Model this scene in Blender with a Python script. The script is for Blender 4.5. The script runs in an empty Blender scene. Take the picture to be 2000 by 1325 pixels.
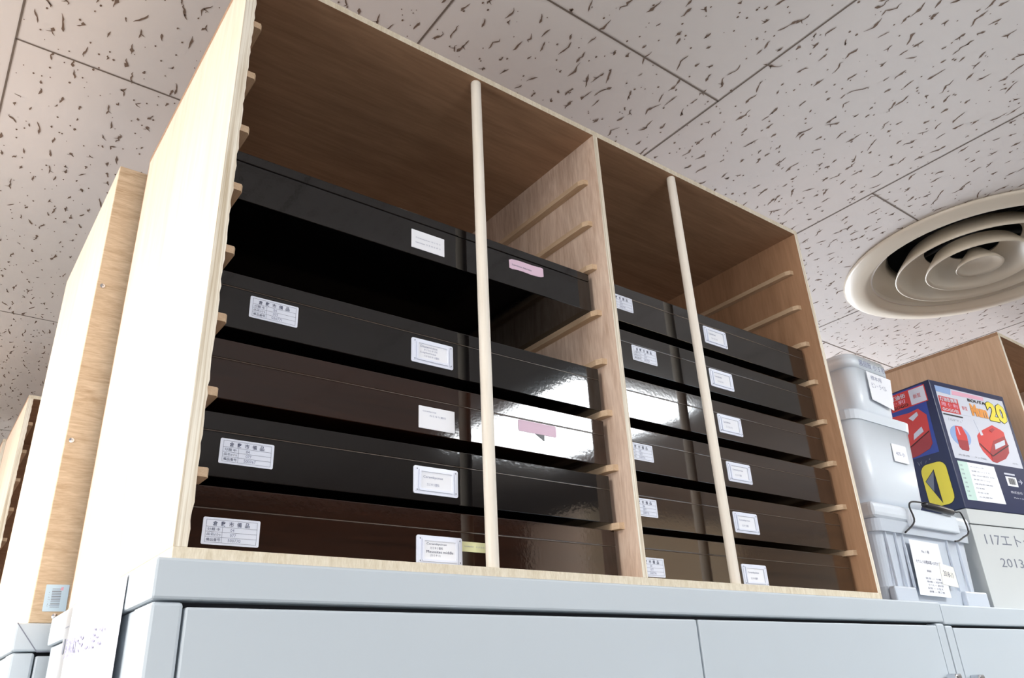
import bpy, bmesh, math, random
from mathutils import Vector, Matrix

# ------------------------------------------------------------------ camera, light, exposure
scene = bpy.context.scene
COL = scene.collection
B = 1.80                                   # height of the steel cabinet tops above the floor
CEIL = B + 0.885

cam_d = bpy.data.cameras.new('camera')
cam_d.sensor_width = 36.0
cam_d.lens = 1521.8 / 2000 * 36.0
cam_d.clip_start = 0.02
cam_d.clip_end = 60
cam = bpy.data.objects.new('camera', cam_d)
COL.objects.link(cam)
R_ = ((0.79923807, -0.59920115, -0.04665296), (0.21815987, 0.36156621, -0.90646354), (0.56002213, 0.71430236, 0.41969912))
mw = Matrix(((R_[0][0], -R_[1][0], -R_[2][0], -0.1745),
             (R_[0][1], -R_[1][1], -R_[2][1], -0.6919),
             (R_[0][2], -R_[1][2], -R_[2][2], B - 0.1166),
             (0, 0, 0, 1)))
cam.matrix_world = mw
scene.camera = cam

scene.view_settings.view_transform = 'Standard'
scene.view_settings.look = 'None'
scene.view_settings.gamma = 1.0
scene.view_settings.use_curve_mapping = False
scene.view_settings.exposure = -0.04

world = bpy.data.worlds.new('world')
scene.world = world
world.use_nodes = True
world.node_tree.nodes['Background'].inputs[0].default_value = (0.80, 0.88, 1.0, 1)
world.node_tree.nodes['Background'].inputs[1].default_value = 0.3


def area(name, loc, target, sx, sy, power, col):
    d = bpy.data.lights.new(name, 'AREA')
    d.shape = 'RECTANGLE'
    d.size, d.size_y, d.energy, d.color = sx, sy, power, col
    o = bpy.data.objects.new(name, d)
    COL.objects.link(o)
    o.location = loc
    o.rotation_euler = (Vector(target) - Vector(loc)).to_track_quat('-Z', 'Y').to_euler()
    return o


# added fill light from the unseen left wall, framed as a window
area('left_fill_light', (-2.93, 0.2, 1.75), (0, 0.2, 1.75), 2.6, 1.5, 104, (1.0, 0.955, 0.93))
# light added at the back wall to brighten the ceiling beyond the rear rows
area('back_fill_light', (2.9, 2.93, 1.75), (2.4, 0, 2.15), 3.2, 1.2, 330, (0.88, 0.93, 1.0))
# added fill light behind the photographer for the cabinet fronts and labels
area('front_fill_light', (-0.6, -3.12, 1.65), (-0.6, 0, 1.65), 1.9, 1.1, 36, (0.95, 0.97, 1.0))


# ------------------------------------------------------------------ materials
def lin(c):
    c = c / 255.0
    return c / 12.92 if c <= 0.04045 else ((c + 0.055) / 1.055) ** 2.4


def rgb(r, g, b):
    return (lin(r), lin(g), lin(b), 1)


def new_mat(name):
    m = bpy.data.materials.new(name)
    m.use_nodes = True
    return m, m.node_tree, m.node_tree.nodes['Principled BSDF']


def plain(name, col, rough=0.5, metal=0.0, var=0.04, scale=30, bump=0.0, spec=0.5, coat=0.0):
    m, nt, p = new_mat(name)
    tc = nt.nodes.new('ShaderNodeTexCoord')
    n = nt.nodes.new('ShaderNodeTexNoise')
    n.inputs['Scale'].default_value = scale
    n.inputs['Detail'].default_value = 4
    nt.links.new(tc.outputs['Object'], n.inputs['Vector'])
    mix = nt.nodes.new('ShaderNodeMix')
    mix.data_type = 'RGBA'
    mix.inputs['A'].default_value = [c * (1 - var) for c in col[:3]] + [1]
    mix.inputs['B'].default_value = [min(1, c * (1 + var)) for c in col[:3]] + [1]
    nt.links.new(n.outputs['Fac'], mix.inputs['Factor'])
    nt.links.new(mix.outputs['Result'], p.inputs['Base Color'])
    p.inputs['Roughness'].default_value = rough
    p.inputs['Metallic'].default_value = metal
    p.inputs['Specular IOR Level'].default_value = spec
    p.inputs['Coat Weight'].default_value = coat
    if bump:
        b = nt.nodes.new('ShaderNodeBump')
        b.inputs['Strength'].default_value = bump
        b.inputs['Distance'].default_value = 0.001
        nt.links.new(n.outputs['Fac'], b.inputs['Height'])
        nt.links.new(b.outputs['Normal'], p.inputs['Normal'])
    return m


def wood(name, c1, c2, stretch, rough=0.55, scale=6.0, bump=0.15, contrast=(0.3, 0.7), spec=0.3, dist=1.5, streak=0.35):
    """grain running along the axis whose stretch value is small"""
    m, nt, p = new_mat(name)
    L = nt.links
    tc = nt.nodes.new('ShaderNodeTexCoord')
    mp = nt.nodes.new('ShaderNodeMapping')
    mp.inputs['Scale'].default_value = stretch
    L.new(tc.outputs['Object'], mp.inputs['Vector'])
    n = nt.nodes.new('ShaderNodeTexNoise')
    n.inputs['Scale'].default_value = scale
    n.inputs['Detail'].default_value = 6
    n.inputs['Roughness'].default_value = 0.6
    n.inputs['Distortion'].default_value = dist
    L.new(mp.outputs['Vector'], n.inputs['Vector'])
    n2 = nt.nodes.new('ShaderNodeTexNoise')
    n2.inputs['Scale'].default_value = scale * 9
    n2.inputs['Detail'].default_value = 3
    L.new(mp.outputs['Vector'], n2.inputs['Vector'])
    ad = nt.nodes.new('ShaderNodeMix')
    ad.data_type = 'FLOAT'
    ad.inputs['Factor'].default_value = streak
    L.new(n.outputs['Fac'], ad.inputs['A'])
    L.new(n2.outputs['Fac'], ad.inputs['B'])
    cr = nt.nodes.new('ShaderNodeValToRGB')
    cr.color_ramp.elements[0].position = contrast[0]
    cr.color_ramp.elements[0].color = c1
    cr.color_ramp.elements[1].position = contrast[1]
    cr.color_ramp.elements[1].color = c2
    L.new(ad.outputs['Result'], cr.inputs['Fac'])
    L.new(cr.outputs['Color'], p.inputs['Base Color'])
    p.inputs['Roughness'].default_value = rough
    p.inputs['Specular IOR Level'].default_value = spec
    if bump:
        b = nt.nodes.new('ShaderNodeBump')
        b.inputs['Strength'].default_value = bump
        b.inputs['Distance'].default_value = 0.001
        L.new(ad.outputs['Result'], b.inputs['Height'])
        L.new(b.outputs['Normal'], p.inputs['Normal'])
    return m


M = {}
M['ply_side'] = wood('plywood_side', rgb(214, 188, 166), rgb(236, 216, 198), (3, 3, 0.35), scale=4)
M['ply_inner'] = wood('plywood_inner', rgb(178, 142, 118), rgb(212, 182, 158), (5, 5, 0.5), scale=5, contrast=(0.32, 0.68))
M['ply_top'] = wood('plywood_top_shaded', rgb(148, 114, 88), rgb(182, 146, 116), (0.5, 5, 5), scale=5)  # browner than the other plywood, low light under the boards put into the colour
M['ply_back'] = wood('plywood_back', rgb(180, 156, 126), rgb(216, 197, 170), (2.5, 12, 16), scale=3.2, contrast=(0.35, 0.65), dist=2.2)
M['ply_panel_r'] = wood('plywood_brown_dimmed', rgb(156, 118, 88), rgb(186, 146, 114), (5, 5, 0.5), scale=5)  # right panels: browner wood with the light fall-off put into the colour
M['ply_divider'] = wood('plywood_divider', rgb(190, 160, 138), rgb(226, 204, 186), (7, 7, 0.9), scale=5, contrast=(0.32, 0.62), dist=2.5)
M['ply_edge_v'] = wood('plywood_edge_upright', rgb(186, 168, 138), rgb(240, 234, 220), (170, 9, 2), scale=2.2, contrast=(0.35, 0.6), streak=0.1, dist=0.3)
M['ply_edge'] = wood('plywood_edge', rgb(196, 182, 156), rgb(232, 224, 206), (9, 9, 2), scale=12)
M['batten'] = wood('batten_wood', rgb(190, 160, 128), rgb(218, 192, 162), (9, 0.8, 9), scale=8)
M['rod'] = wood('dowel_wood', rgb(228, 220, 206), rgb(242, 236, 226), (9, 9, 0.4), scale=6, rough=0.45, bump=0.05)
M['ply_right'] = wood('plywood_warm', rgb(192, 156, 126), rgb(220, 188, 160), (5, 5, 0.4), scale=4)


def lacquer(name, c1, c2, rough, bump, ior=1.62):
    m = wood(name, c1, c2, (0.7, 8, 14), rough=rough, scale=4, bump=0.0, contrast=(0.35, 0.7), spec=0.5)
    nt = m.node_tree
    p = nt.nodes['Principled BSDF']
    tc = nt.nodes.new('ShaderNodeTexCoord')
    n = nt.nodes.new('ShaderNodeTexNoise')
    n.inputs['Scale'].default_value = 190
    n.inputs['Detail'].default_value = 2
    nt.links.new(tc.outputs['Object'], n.inputs['Vector'])
    b = nt.nodes.new('ShaderNodeBump')
    b.inputs['Strength'].default_value = bump
    b.inputs['Distance'].default_value = 0.0006
    nt.links.new(n.outputs['Fac'], b.inputs['Height'])
    nt.links.new(b.outputs['Normal'], p.inputs['Normal'])
    p.inputs['IOR'].default_value = ior
    return m


M['lac_black'] = lacquer('black_lacquer', rgb(9, 8, 10), rgb(16, 13, 13), 0.06, 0.06)
M['lac_brown'] = lacquer('brown_lacquer', rgb(26, 14, 10), rgb(48, 26, 17), 0.07, 0.06)
M['lac_umber'] = lacquer('umber_gloss_lacquer', rgb(34, 22, 13), rgb(62, 42, 25), 0.09, 0.05, 2.05)
M['lac_brown_gloss'] = lacquer('brown_gloss_lacquer', rgb(24, 14, 10), rgb(44, 27, 18), 0.08, 0.06, 2.0)
M['lac_black_gloss'] = lacquer('black_gloss_lacquer', rgb(12, 10, 10), rgb(22, 18, 16), 0.08, 0.05, 1.95)
M['steel'] = plain('grey_painted_steel', rgb(190, 200, 208), 0.42, var=0.015, scale=4)
M['steel_dark'] = plain('cabinet_gap', rgb(24, 26, 32), 0.8)
M['chrome'] = plain('chrome', rgb(205, 208, 214), 0.18, metal=1.0)
M['silver'] = plain('label_holder_plastic', rgb(228, 233, 247), 0.28, var=0.02, spec=0.6)
M['paper'] = plain('white_paper', rgb(238, 240, 246), 0.7, var=0.01)
M['asset'] = plain('asset_label_paper', rgb(228, 233, 246), 0.5, var=0.01)
M['ink'] = plain('blue_black_ink', rgb(52, 60, 92), 0.6)
M['ink_pale'] = plain('pale_pencil', rgb(128, 134, 162), 0.6)
M['ink_faint'] = plain('faint_violet_ink', rgb(158, 158, 190), 0.6)
M['ink_dark'] = plain('black_ink', rgb(30, 28, 44), 0.6)
M['pink'] = plain('pink_tape', rgb(226, 196, 216), 0.6, var=0.01)
M['yellowtape'] = plain('yellow_note', rgb(214, 214, 168), 0.7, var=0.01)
M['cream_plastic'] = plain('cream_diffuser_paint', rgb(206, 196, 180), 0.35, var=0.02, scale=5)
M['duct'] = plain('duct_interior', rgb(44, 44, 46), 0.6)
M['navy'] = plain('navy_carton', rgb(20, 34, 74), 0.38, var=0.1, scale=14)
M['blue'] = plain('blue_print', rgb(38, 66, 150), 0.35)
M['white_print'] = plain('white_print', rgb(206, 210, 222), 0.35, var=0.01)
M['red_print'] = plain('red_print', rgb(206, 60, 60), 0.35)
M['red_dark'] = plain('dark_red_print', rgb(160, 48, 56), 0.35)
M['orange_print'] = plain('orange_print', rgb(226, 150, 70), 0.35)
M['yellow_print'] = plain('yellow_print', rgb(238, 220, 70), 0.35)
M['pink_print'] = plain('pink_print', rgb(226, 170, 190), 0.35)
M['green_print'] = plain('pale_green_print', rgb(196, 222, 214), 0.35)
M['lightblue_print'] = plain('light_blue_print', rgb(140, 168, 214), 0.35)
M['grey_print'] = plain('grey_print', rgb(120, 126, 140), 0.4)
M['black_print'] = plain('black_print', rgb(20, 20, 28), 0.4)
M['greybox'] = plain('grey_board', rgb(196, 200, 200), 0.6, var=0.02, scale=8)
M['black'] = plain('black_plastic', rgb(20, 20, 26), 0.35)
M['wall'] = plain('painted_wall', rgb(196, 190, 180), 0.8, var=0.02, scale=3)
M['pale_seam'] = plain('pale_lacquer_seam', rgb(76, 62, 52), 0.4, var=0.4, scale=25)
M['wall_dark'] = plain('dark_front_wall', rgb(112, 98, 86), 0.8, var=0.05, scale=3)  # unseen front wall, darkened so the boxes mirror less light
M['floor'] = plain('vinyl_floor', rgb(76, 72, 68), 0.5, var=0.08, scale=2)
M['glass_pane'] = plain('window_glass', rgb(220, 228, 236), 0.1)
M['fissure'] = plain('ceiling_fissure', rgb(116, 96, 82), 0.95, var=0.15, scale=20)
M['seam'] = plain('ceiling_seam', rgb(110, 98, 88), 0.95)


def ceiling_mat():
    m, nt, p = new_mat('ceiling_tile')
    L = nt.links
    tc = nt.nodes.new('ShaderNodeTexCoord')
    n = nt.nodes.new('ShaderNodeTexNoise')
    n.inputs['Scale'].default_value = 60
    n.inputs['Detail'].default_value = 5
    L.new(tc.outputs['Object'], n.inputs['Vector'])
    n2 = nt.nodes.new('ShaderNodeTexNoise')
    n2.inputs['Scale'].default_value = 2.0
    L.new(tc.outputs['Object'], n2.inputs['Vector'])
    mx = nt.nodes.new('ShaderNodeMix')
    mx.data_type = 'RGBA'
    mx.inputs['A'].default_value = rgb(214, 208, 204)
    mx.inputs['B'].default_value = rgb(220, 214, 211)
    L.new(n2.outputs['Fac'], mx.inputs['Factor'])
    L.new(mx.outputs['Result'], p.inputs['Base Color'])
    p.inputs['Roughness'].default_value = 0.9
    p.inputs['Specular IOR Level'].default_value = 0.15
    b = nt.nodes.new('ShaderNodeBump')
    b.inputs['Strength'].default_value = 0.12
    b.inputs['Distance'].default_value = 0.001
    L.new(n.outputs['Fac'], b.inputs['Height'])
    L.new(b.outputs['Normal'], p.inputs['Normal'])
    return m


M['ceiling'] = ceiling_mat()


def frosted(name, col, clear):
    m, nt, p = new_mat(name)
    L = nt.links
    out = nt.nodes['Material Output']
    nt.nodes.remove(p)
    d = nt.nodes.new('ShaderNodeBsdfDiffuse')
    t = nt.nodes.new('ShaderNodeBsdfTranslucent')
    tr = nt.nodes.new('ShaderNodeBsdfTransparent')
    g = nt.nodes.new('ShaderNodeBsdfGlossy')
    tc = nt.nodes.new('ShaderNodeTexCoord')
    n = nt.nodes.new('ShaderNodeTexNoise')
    n.inputs['Scale'].default_value = 9
    L.new(tc.outputs['Object'], n.inputs['Vector'])
    mc = nt.nodes.new('ShaderNodeMix')
    mc.data_type = 'RGBA'
    mc.inputs['A'].default_value = [c * 0.96 for c in col[:3]] + [1]
    mc.inputs['B'].default_value = col
    L.new(n.outputs['Fac'], mc.inputs['Factor'])
    L.new(mc.outputs['Result'], d.inputs['Color'])
    L.new(mc.outputs['Result'], t.inputs['Color'])
    tr.inputs['Color'].default_value = (0.95, 0.97, 1, 1)
    g.inputs['Roughness'].default_value = 0.3
    a = nt.nodes.new('ShaderNodeMixShader')
    a.inputs[0].default_value = 0.12
    L.new(d.outputs[0], a.inputs[1])
    L.new(t.outputs[0], a.inputs[2])
    b = nt.nodes.new('ShaderNodeMixShader')
    b.inputs[0].default_value = clear
    L.new(a.outputs[0], b.inputs[1])
    L.new(tr.outputs[0], b.inputs[2])
    fr = nt.nodes.new('ShaderNodeFresnel')
    fr.inputs['IOR'].default_value = 1.5
    c = nt.nodes.new('ShaderNodeMixShader')
    L.new(fr.outputs[0], c.inputs[0])
    L.new(b.outputs[0], c.inputs[1])
    L.new(g.outputs[0], c.inputs[2])
    L.new(c.outputs[0], out.inputs['Surface'])
    return m


M['frost'] = frosted('frosted_plastic', rgb(238, 246, 255), 0.04)
M['frost_clear'] = frosted('clear_frosted_plastic', rgb(234, 243, 255), 0.24)
M['film'] = frosted('clear_film', rgb(240, 244, 250), 0.6)


def emit(name, col, s):
    m, nt, p = new_mat(name)
    p.inputs['Base Color'].default_value = col
    p.inputs['Emission Color'].default_value = col
    p.inputs['Emission Strength'].default_value = s
    return m


M['lamp_on'] = emit('lit_lamp_panel', (0.95, 0.98, 1, 1), 34.0)


# ------------------------------------------------------------------ helpers
def tag(o, label=None, cat=None, group=None, kind=None):
    if label: o['label'] = label
    if cat: o['category'] = cat
    if group: o['group'] = group
    if kind: o['kind'] = kind
    return o


def thing(name, loc, label, cat, group=None):
    o = bpy.data.objects.new(name, None)
    o.empty_display_size = 0.05
    COL.objects.link(o)
    o.location = loc
    return tag(o, label, cat, group)


def obj(name, bm, mat, parent=None, smooth=False, loc=None, mats=None):
    me = bpy.data.meshes.new(name)
    bmesh.ops.recalc_face_normals(bm, faces=bm.faces)
    bm.to_mesh(me)
    bm.free()
    for mm in (mats or [mat]):
        me.materials.append(mm)
    if smooth:
        for f in me.polygons: f.use_smooth = True
    o = bpy.data.objects.new(name, me)
    COL.objects.link(o)
    if parent: o.parent = parent
    if loc: o.location = loc
    return o


def BM():
    return bmesh.new()


def box(bm, x0, x1, y0, y1, z0, z1, bev=0.0, mi=0, seg=2):
    g = bmesh.ops.create_cube(bm, size=1.0)
    vs = g['verts']
    for v in vs:
        v.co = Vector(((x0 + x1) / 2 + v.co.x * (x1 - x0), (y0 + y1) / 2 + v.co.y * (y1 - y0), (z0 + z1) / 2 + v.co.z * (z1 - z0)))
    fs = set(f for v in vs for f in v.link_faces)
    if bev:
        es = list(set(e for v in vs for e in v.link_edges))
        r = bmesh.ops.bevel(bm, geom=es, offset=bev, segments=seg, affect='EDGES', profile=0.5)
        fs |= set(r['faces'])
    for f in fs:
        if f.is_valid: f.material_index = mi
    return bm


def frame_pt(fr, s, t, d=0.0):
    """fr = (origin, s axis, t axis, outward normal)"""
    return fr[0] + fr[1] * s + fr[2] * t + fr[3] * d


def poly(bm, fr, pts, d0, d1, mi=0):
    """a flat printed/paper shape with thickness on a surface"""
    a = [bm.verts.new(frame_pt(fr, s, t, d1)) for s, t in pts]
    b = [bm.verts.new(frame_pt(fr, s, t, d0)) for s, t in pts]
    n = len(pts)
    fs = [bm.faces.new(a), bm.faces.new(b[::-1])]
    for i in range(n):
        fs.append(bm.faces.new((a[i], b[i], b[(i + 1) % n], a[(i + 1) % n])))
    for f in fs: f.material_index = mi
    return bm


def rrect(s0, s1, t0, t1, r, n=4):
    pts = []
    for cx, cy, a0 in ((s1 - r, t1 - r, 0), (s0 + r, t1 - r, 90), (s0 + r, t0 + r, 180), (s1 - r, t0 + r, 270)):
        for k in range(n + 1):
            a = math.radians(a0 + 90 * k / n)
            pts.append((cx + r * math.cos(a), cy + r * math.sin(a)))
    return pts


def ring(bm, fr, s0, s1, t0, t1, r, w, d0, d1, mi=0):
    """frame with a rectangular hole"""
    o = rrect(s0, s1, t0, t1, r)
    i = rrect(s0 + w, s1 - w, t0 + w, t1 - w, max(r - w, 0.0006))
    A = [bm.verts.new(frame_pt(fr, s, t, d0)) for s, t in o]
    Bv = [bm.verts.new(frame_pt(fr, s, t, d1)) for s, t in o]
    Cv = [bm.verts.new(frame_pt(fr, s, t, d1)) for s, t in i]
    D = [bm.verts.new(frame_pt(fr, s, t, d0)) for s, t in i]
    n = len(o)
    for k in range(n):
        j = (k + 1) % n
        for P, Q in ((A, Bv), (Bv, Cv), (Cv, D), (D, A)):
            bm.faces.new((P[k], Q[k], Q[j], P[j])).material_index = mi


_textcache = {}


def text_tris(s, bold=0.0):
    if (s, bold) in _textcache: return _textcache[(s, bold)]
    cu = bpy.data.curves.new('lettering', 'FONT')
    cu.body = s
    cu.offset = bold
    cu.resolution_u = 2
    o = bpy.data.objects.new('lettering_tmp', cu)
    COL.objects.link(o)
    dg = bpy.context.evaluated_depsgraph_get()
    dg.update()
    me = bpy.data.meshes.new_from_object(o.evaluated_get(dg))
    vs = [(v.co.x, v.co.y) for v in me.vertices]
    fs = [tuple(p.vertices) for p in me.polygons]
    bpy.data.objects.remove(o)
    bpy.data.curves.remove(cu)
    bpy.data.meshes.remove(me)
    _textcache[(s, bold)] = (vs, fs)
    return vs, fs


def text(bm, fr, s, s0, t0, w, h, d, mi=0, bold=0.0):
    """lettering fitted in the rectangle s0..s0+w, t0..t0+h"""
    vs, fs = text_tris(s, bold)
    if not vs: return
    x0 = min(v[0] for v in vs); x1 = max(v[0] for v in vs)
    y0 = min(v[1] for v in vs); y1 = max(v[1] for v in vs)
    kx = w / max(x1 - x0, 1e-6)
    ky = h / max(y1 - y0, 1e-6)
    nv = [bm.verts.new(frame_pt(fr, s0 + (a - x0) * kx, t0 + (b - y0) * ky, d)) for a, b in vs]
    for f in fs:
        try:
            bm.faces.new([nv[i] for i in f]).material_index = mi
        except ValueError:
            pass


def line(bm, fr, p, q, w, d, mi=0):
    p = Vector(p); q = Vector(q)
    n = (q - p).normalized()
    n = Vector((-n.y, n.x)) * w / 2
    vs = [bm.verts.new(frame_pt(fr, a.x, a.y, d)) for a in (p + n, p - n, q - n, q + n)]
    bm.faces.new(vs).material_index = mi


def scribble(bm, fr, s0, t0, w, h, d, lw, seed, mi=0):
    """a run of small handwritten marks"""
    r = random.Random(seed)
    s = s0
    while s < s0 + w:
        cw = h * r.uniform(0.45, 0.8)
        for _ in range(r.randint(2, 4)):
            a = (s + r.uniform(0, cw), t0 + r.uniform(0, h))
            b = (s + r.uniform(0, cw), t0 + r.uniform(0, h))
            if (a[0] - b[0]) ** 2 + (a[1] - b[1]) ** 2 > (0.3 * h) ** 2:
                line(bm, fr, a, b, lw, d, mi)
        s += cw + h * 0.25


def tube(bm, pts, r, n=10):
    pts = [Vector(p) for p in pts]
    rings = []
    up = Vector((0.3, 0.5, 0.8)).normalized()
    for i, p in enumerate(pts):
        d = (pts[min(i + 1, len(pts) - 1)] - pts[max(i - 1, 0)]).normalized()
        u = d.cross(up).normalized()
        v = d.cross(u).normalized()
        rr = r[i] if isinstance(r, (list, tuple)) else r
        rings.append([bm.verts.new(p + u * rr * math.cos(2 * math.pi * k / n) + v * rr * math.sin(2 * math.pi * k / n)) for k in range(n)])
    for a, b in zip(rings, rings[1:]):
        for k in range(n):
            bm.faces.new((a[k], a[(k + 1) % n], b[(k + 1) % n], b[k]))
    bm.faces.new(rings[0][::-1])
    bm.faces.new(rings[-1])


def smooth_path(pts, n=5):
    out = []
    P = [Vector(p) for p in pts]
    for i in range(len(P) - 1):
        p0 = P[max(i - 1, 0)]; p1 = P[i]; p2 = P[i + 1]; p3 = P[min(i + 2, len(P) - 1)]
        for k in range(n):
            t = k / n
            out.append(0.5 * ((2 * p1) + (-p0 + p2) * t + (2 * p0 - 5 * p1 + 4 * p2 - p3) * t * t + (-p0 + 3 * p1 - 3 * p2 + p3) * t ** 3))
    out.append(P[-1])
    return out


def lathe(bm, prof, n=64, c=(0, 0)):
    rs = []
    for r, z in prof:
        rs.append([bm.verts.new((c[0] + r * math.cos(2 * math.pi * k / n), c[1] + r * math.sin(2 * math.pi * k / n), z)) for k in range(n)])
    for a, b in zip(rs, rs[1:]):
        for k in range(n):
            bm.faces.new((a[k], a[(k + 1) % n], b[(k + 1) % n], b[k]))
    return rs


def tub(bm, secs, wall=0.0018, n=6):
    """hollow rounded-rectangle vessel; secs = (z, x0, x1, y0, y1, r) from bottom to top, closed at the bottom"""
    def lp(z, x0, x1, y0, y1, r):
        return [bm.verts.new((x, y, z)) for x, y in rrect(x0, x1, y0, y1, r, n)]
    O = [lp(*s) for s in secs]
    I = [lp(s[0] + (wall if k == 0 else 0), s[1] + wall, s[2] - wall, s[3] + wall, s[4] - wall, max(s[5] - wall, 0.001)) for k, s in enumerate(secs)]
    def side(L):
        for a, b in zip(L, L[1:]):
            m_ = len(a)
            for k in range(m_):
                bm.faces.new((a[k], a[(k + 1) % m_], b[(k + 1) % m_], b[k]))
    side(O); side(I)
    bm.faces.new(O[0][::-1]); bm.faces.new(I[0])
    m_ = len(O[-1])
    for k in range(m_):
        bm.faces.new((O[-1][k], O[-1][(k + 1) % m_], I[-1][(k + 1) % m_], I[-1][k]))


X = Vector((1, 0, 0)); Y = Vector((0, 1, 0)); Z = Vector((0, 0, 1))

# ------------------------------------------------------------------ room
RX0, RX1, RY0, RY1 = -3.0, 5.2, -3.2, 3.0
b = BM(); box(b, RX0, RX1, RY0, RY1, -0.1, 0); tag(obj('floor', b, M['floor']), kind='structure')
b = BM(); box(b, RX0, RX1, RY1, RY1 + 0.1, 0, CEIL); tag(obj('wall_back', b, M['wall']), kind='structure')
b = BM(); box(b, RX1, RX1 + 0.1, RY0, RY1, 0, CEIL); tag(obj('wall_right', b, M['wall']), kind='structure')
b = BM(); box(b, RX0 - 0.1, RX0, RY0, RY1, 0, CEIL); tag(obj('wall_left', b, M['wall']), kind='structure')
b = BM(); box(b, RX0, RX1, RY0 - 0.1, RY0, 0, CEIL); tag(obj('wall_front', b, M['wall_dark']), kind='structure')

# added windows, out of view: frame, mullion and pane around the fill lights
def window(name, org, ax, out, w, h):
    fr = (Vector(org), Vector(ax), Z, Vector(out))
    b = BM()
    ring(b, fr, -w / 2 - 0.05, w / 2 + 0.05, -h / 2 - 0.05, h / 2 + 0.05, 0.002, 0.05, 0.0, 0.09)
    poly(b, fr, [(-0.02, -h / 2), (0.02, -h / 2), (0.02, h / 2), (-0.02, h / 2)], 0.075, 0.095)
    wn = tag(obj(name, b, M['steel']), kind='structure')
    b = BM(); poly(b, fr, [(-w / 2, -h / 2), (w / 2, -h / 2), (w / 2, h / 2), (-w / 2, h / 2)], 0.002, 0.008)
    obj('pane', b, M['glass_pane'], wn)
window('added_window_1', (RX0, 0.2, 1.75), (0, 1, 0), (1, 0, 0), 2.6, 1.5)
window('added_window_2', (-0.6, RY0, 1.65), (1, 0, 0), (0, 1, 0), 1.9, 1.1)
window('added_window_3', (2.9, RY1, 1.75), (1, 0, 0), (0, -1, 0), 3.2, 1.2)

# ceiling: tiles laid in a running bond, fissured face, dark joints
DC = (1.93, -0.03)                          # centre of the air diffuser
DR = 0.262
PX, PY = 0.535, 1.07
bm = BM()
fr_c = (Vector((0, 0, CEIL)), X, Y, -Z)
# slab with a round hole for the diffuser
N = 64
hole_lo = [bm.verts.new((DC[0] + DR * math.cos(2 * math.pi * k / N), DC[1] + DR * math.sin(2 * math.pi * k / N), CEIL)) for k in range(N)]
sq = []
for k in range(N):
    a = 2 * math.pi * k / N
    c, s = math.cos(a), math.sin(a)
    q = 0.36 / max(abs(c), abs(s))
    sq.append(bm.verts.new((DC[0] + q * c, DC[1] + q * s, CEIL)))
for k in range(N):
    j = (k + 1) % N
    bm.faces.new((hole_lo[k], hole_lo[j], sq[j], sq[k]))
hx0, hx1, hy0, hy1 = DC[0] - 0.36, DC[0] + 0.36, DC[1] - 0.36, DC[1] + 0.36
for x0, x1, y0, y1 in ((RX0, hx0, RY0, RY1), (hx1, RX1, RY0, RY1), (hx0, hx1, RY0, hy0), (hx0, hx1, hy1, RY1)):
    bm.faces.new([bm.verts.new((x, y, CEIL)) for x, y in ((x0, y0), (x1, y0), (x1, y1), (x0, y1))])
# upper side of the slab
bm.faces.new([bm.verts.new((x, y, CEIL + 0.4)) for x, y in ((RX0, RY0), (RX1, RY0), (RX1, RY1), (RX0, RY1))])
# joints
def in_hole(x, y, r=0.30):
    return (x - DC[0]) ** 2 + (y - DC[1]) ** 2 < r * r
xs = [-0.2158 + PX * k for k in range(-5, 10)]
def seam_x(k):
    return -0.2158 + 0.5365 * k
for k in range(-5, 10):
    x = seam_x(k)
    if abs(x - DC[0]) < 0.3:
        h = math.sqrt(0.3 ** 2 - (x - DC[0]) ** 2)
        segs = ((RY0, DC[1] - h), (DC[1] + h, RY1))
    else:
        segs = ((RY0, RY1),)
    for y0, y1 in segs:
        line(bm, fr_c, (x, y0), (x, y1), 0.0033, 0.0006, 2)
    base = 0.506 if k % 2 == 0 else -0.04
    for j in range(-4, 5):
        y = base + PY * j
        if RY0 < y < RY1:
            x1 = x + 0.5365
            if not (in_hole(x, y) or in_hole(x1, y) or in_hole((x + x1) / 2, y)):
                line(bm, fr_c, (x, y), (x1, y), 0.0033, 0.0006, 2)
            elif not in_hole(x, y) and x < DC[0]:
                line(bm, fr_c, (x, y), (min(x1, DC[0] - 0.29), y), 0.0033, 0.0006, 2)
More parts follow.
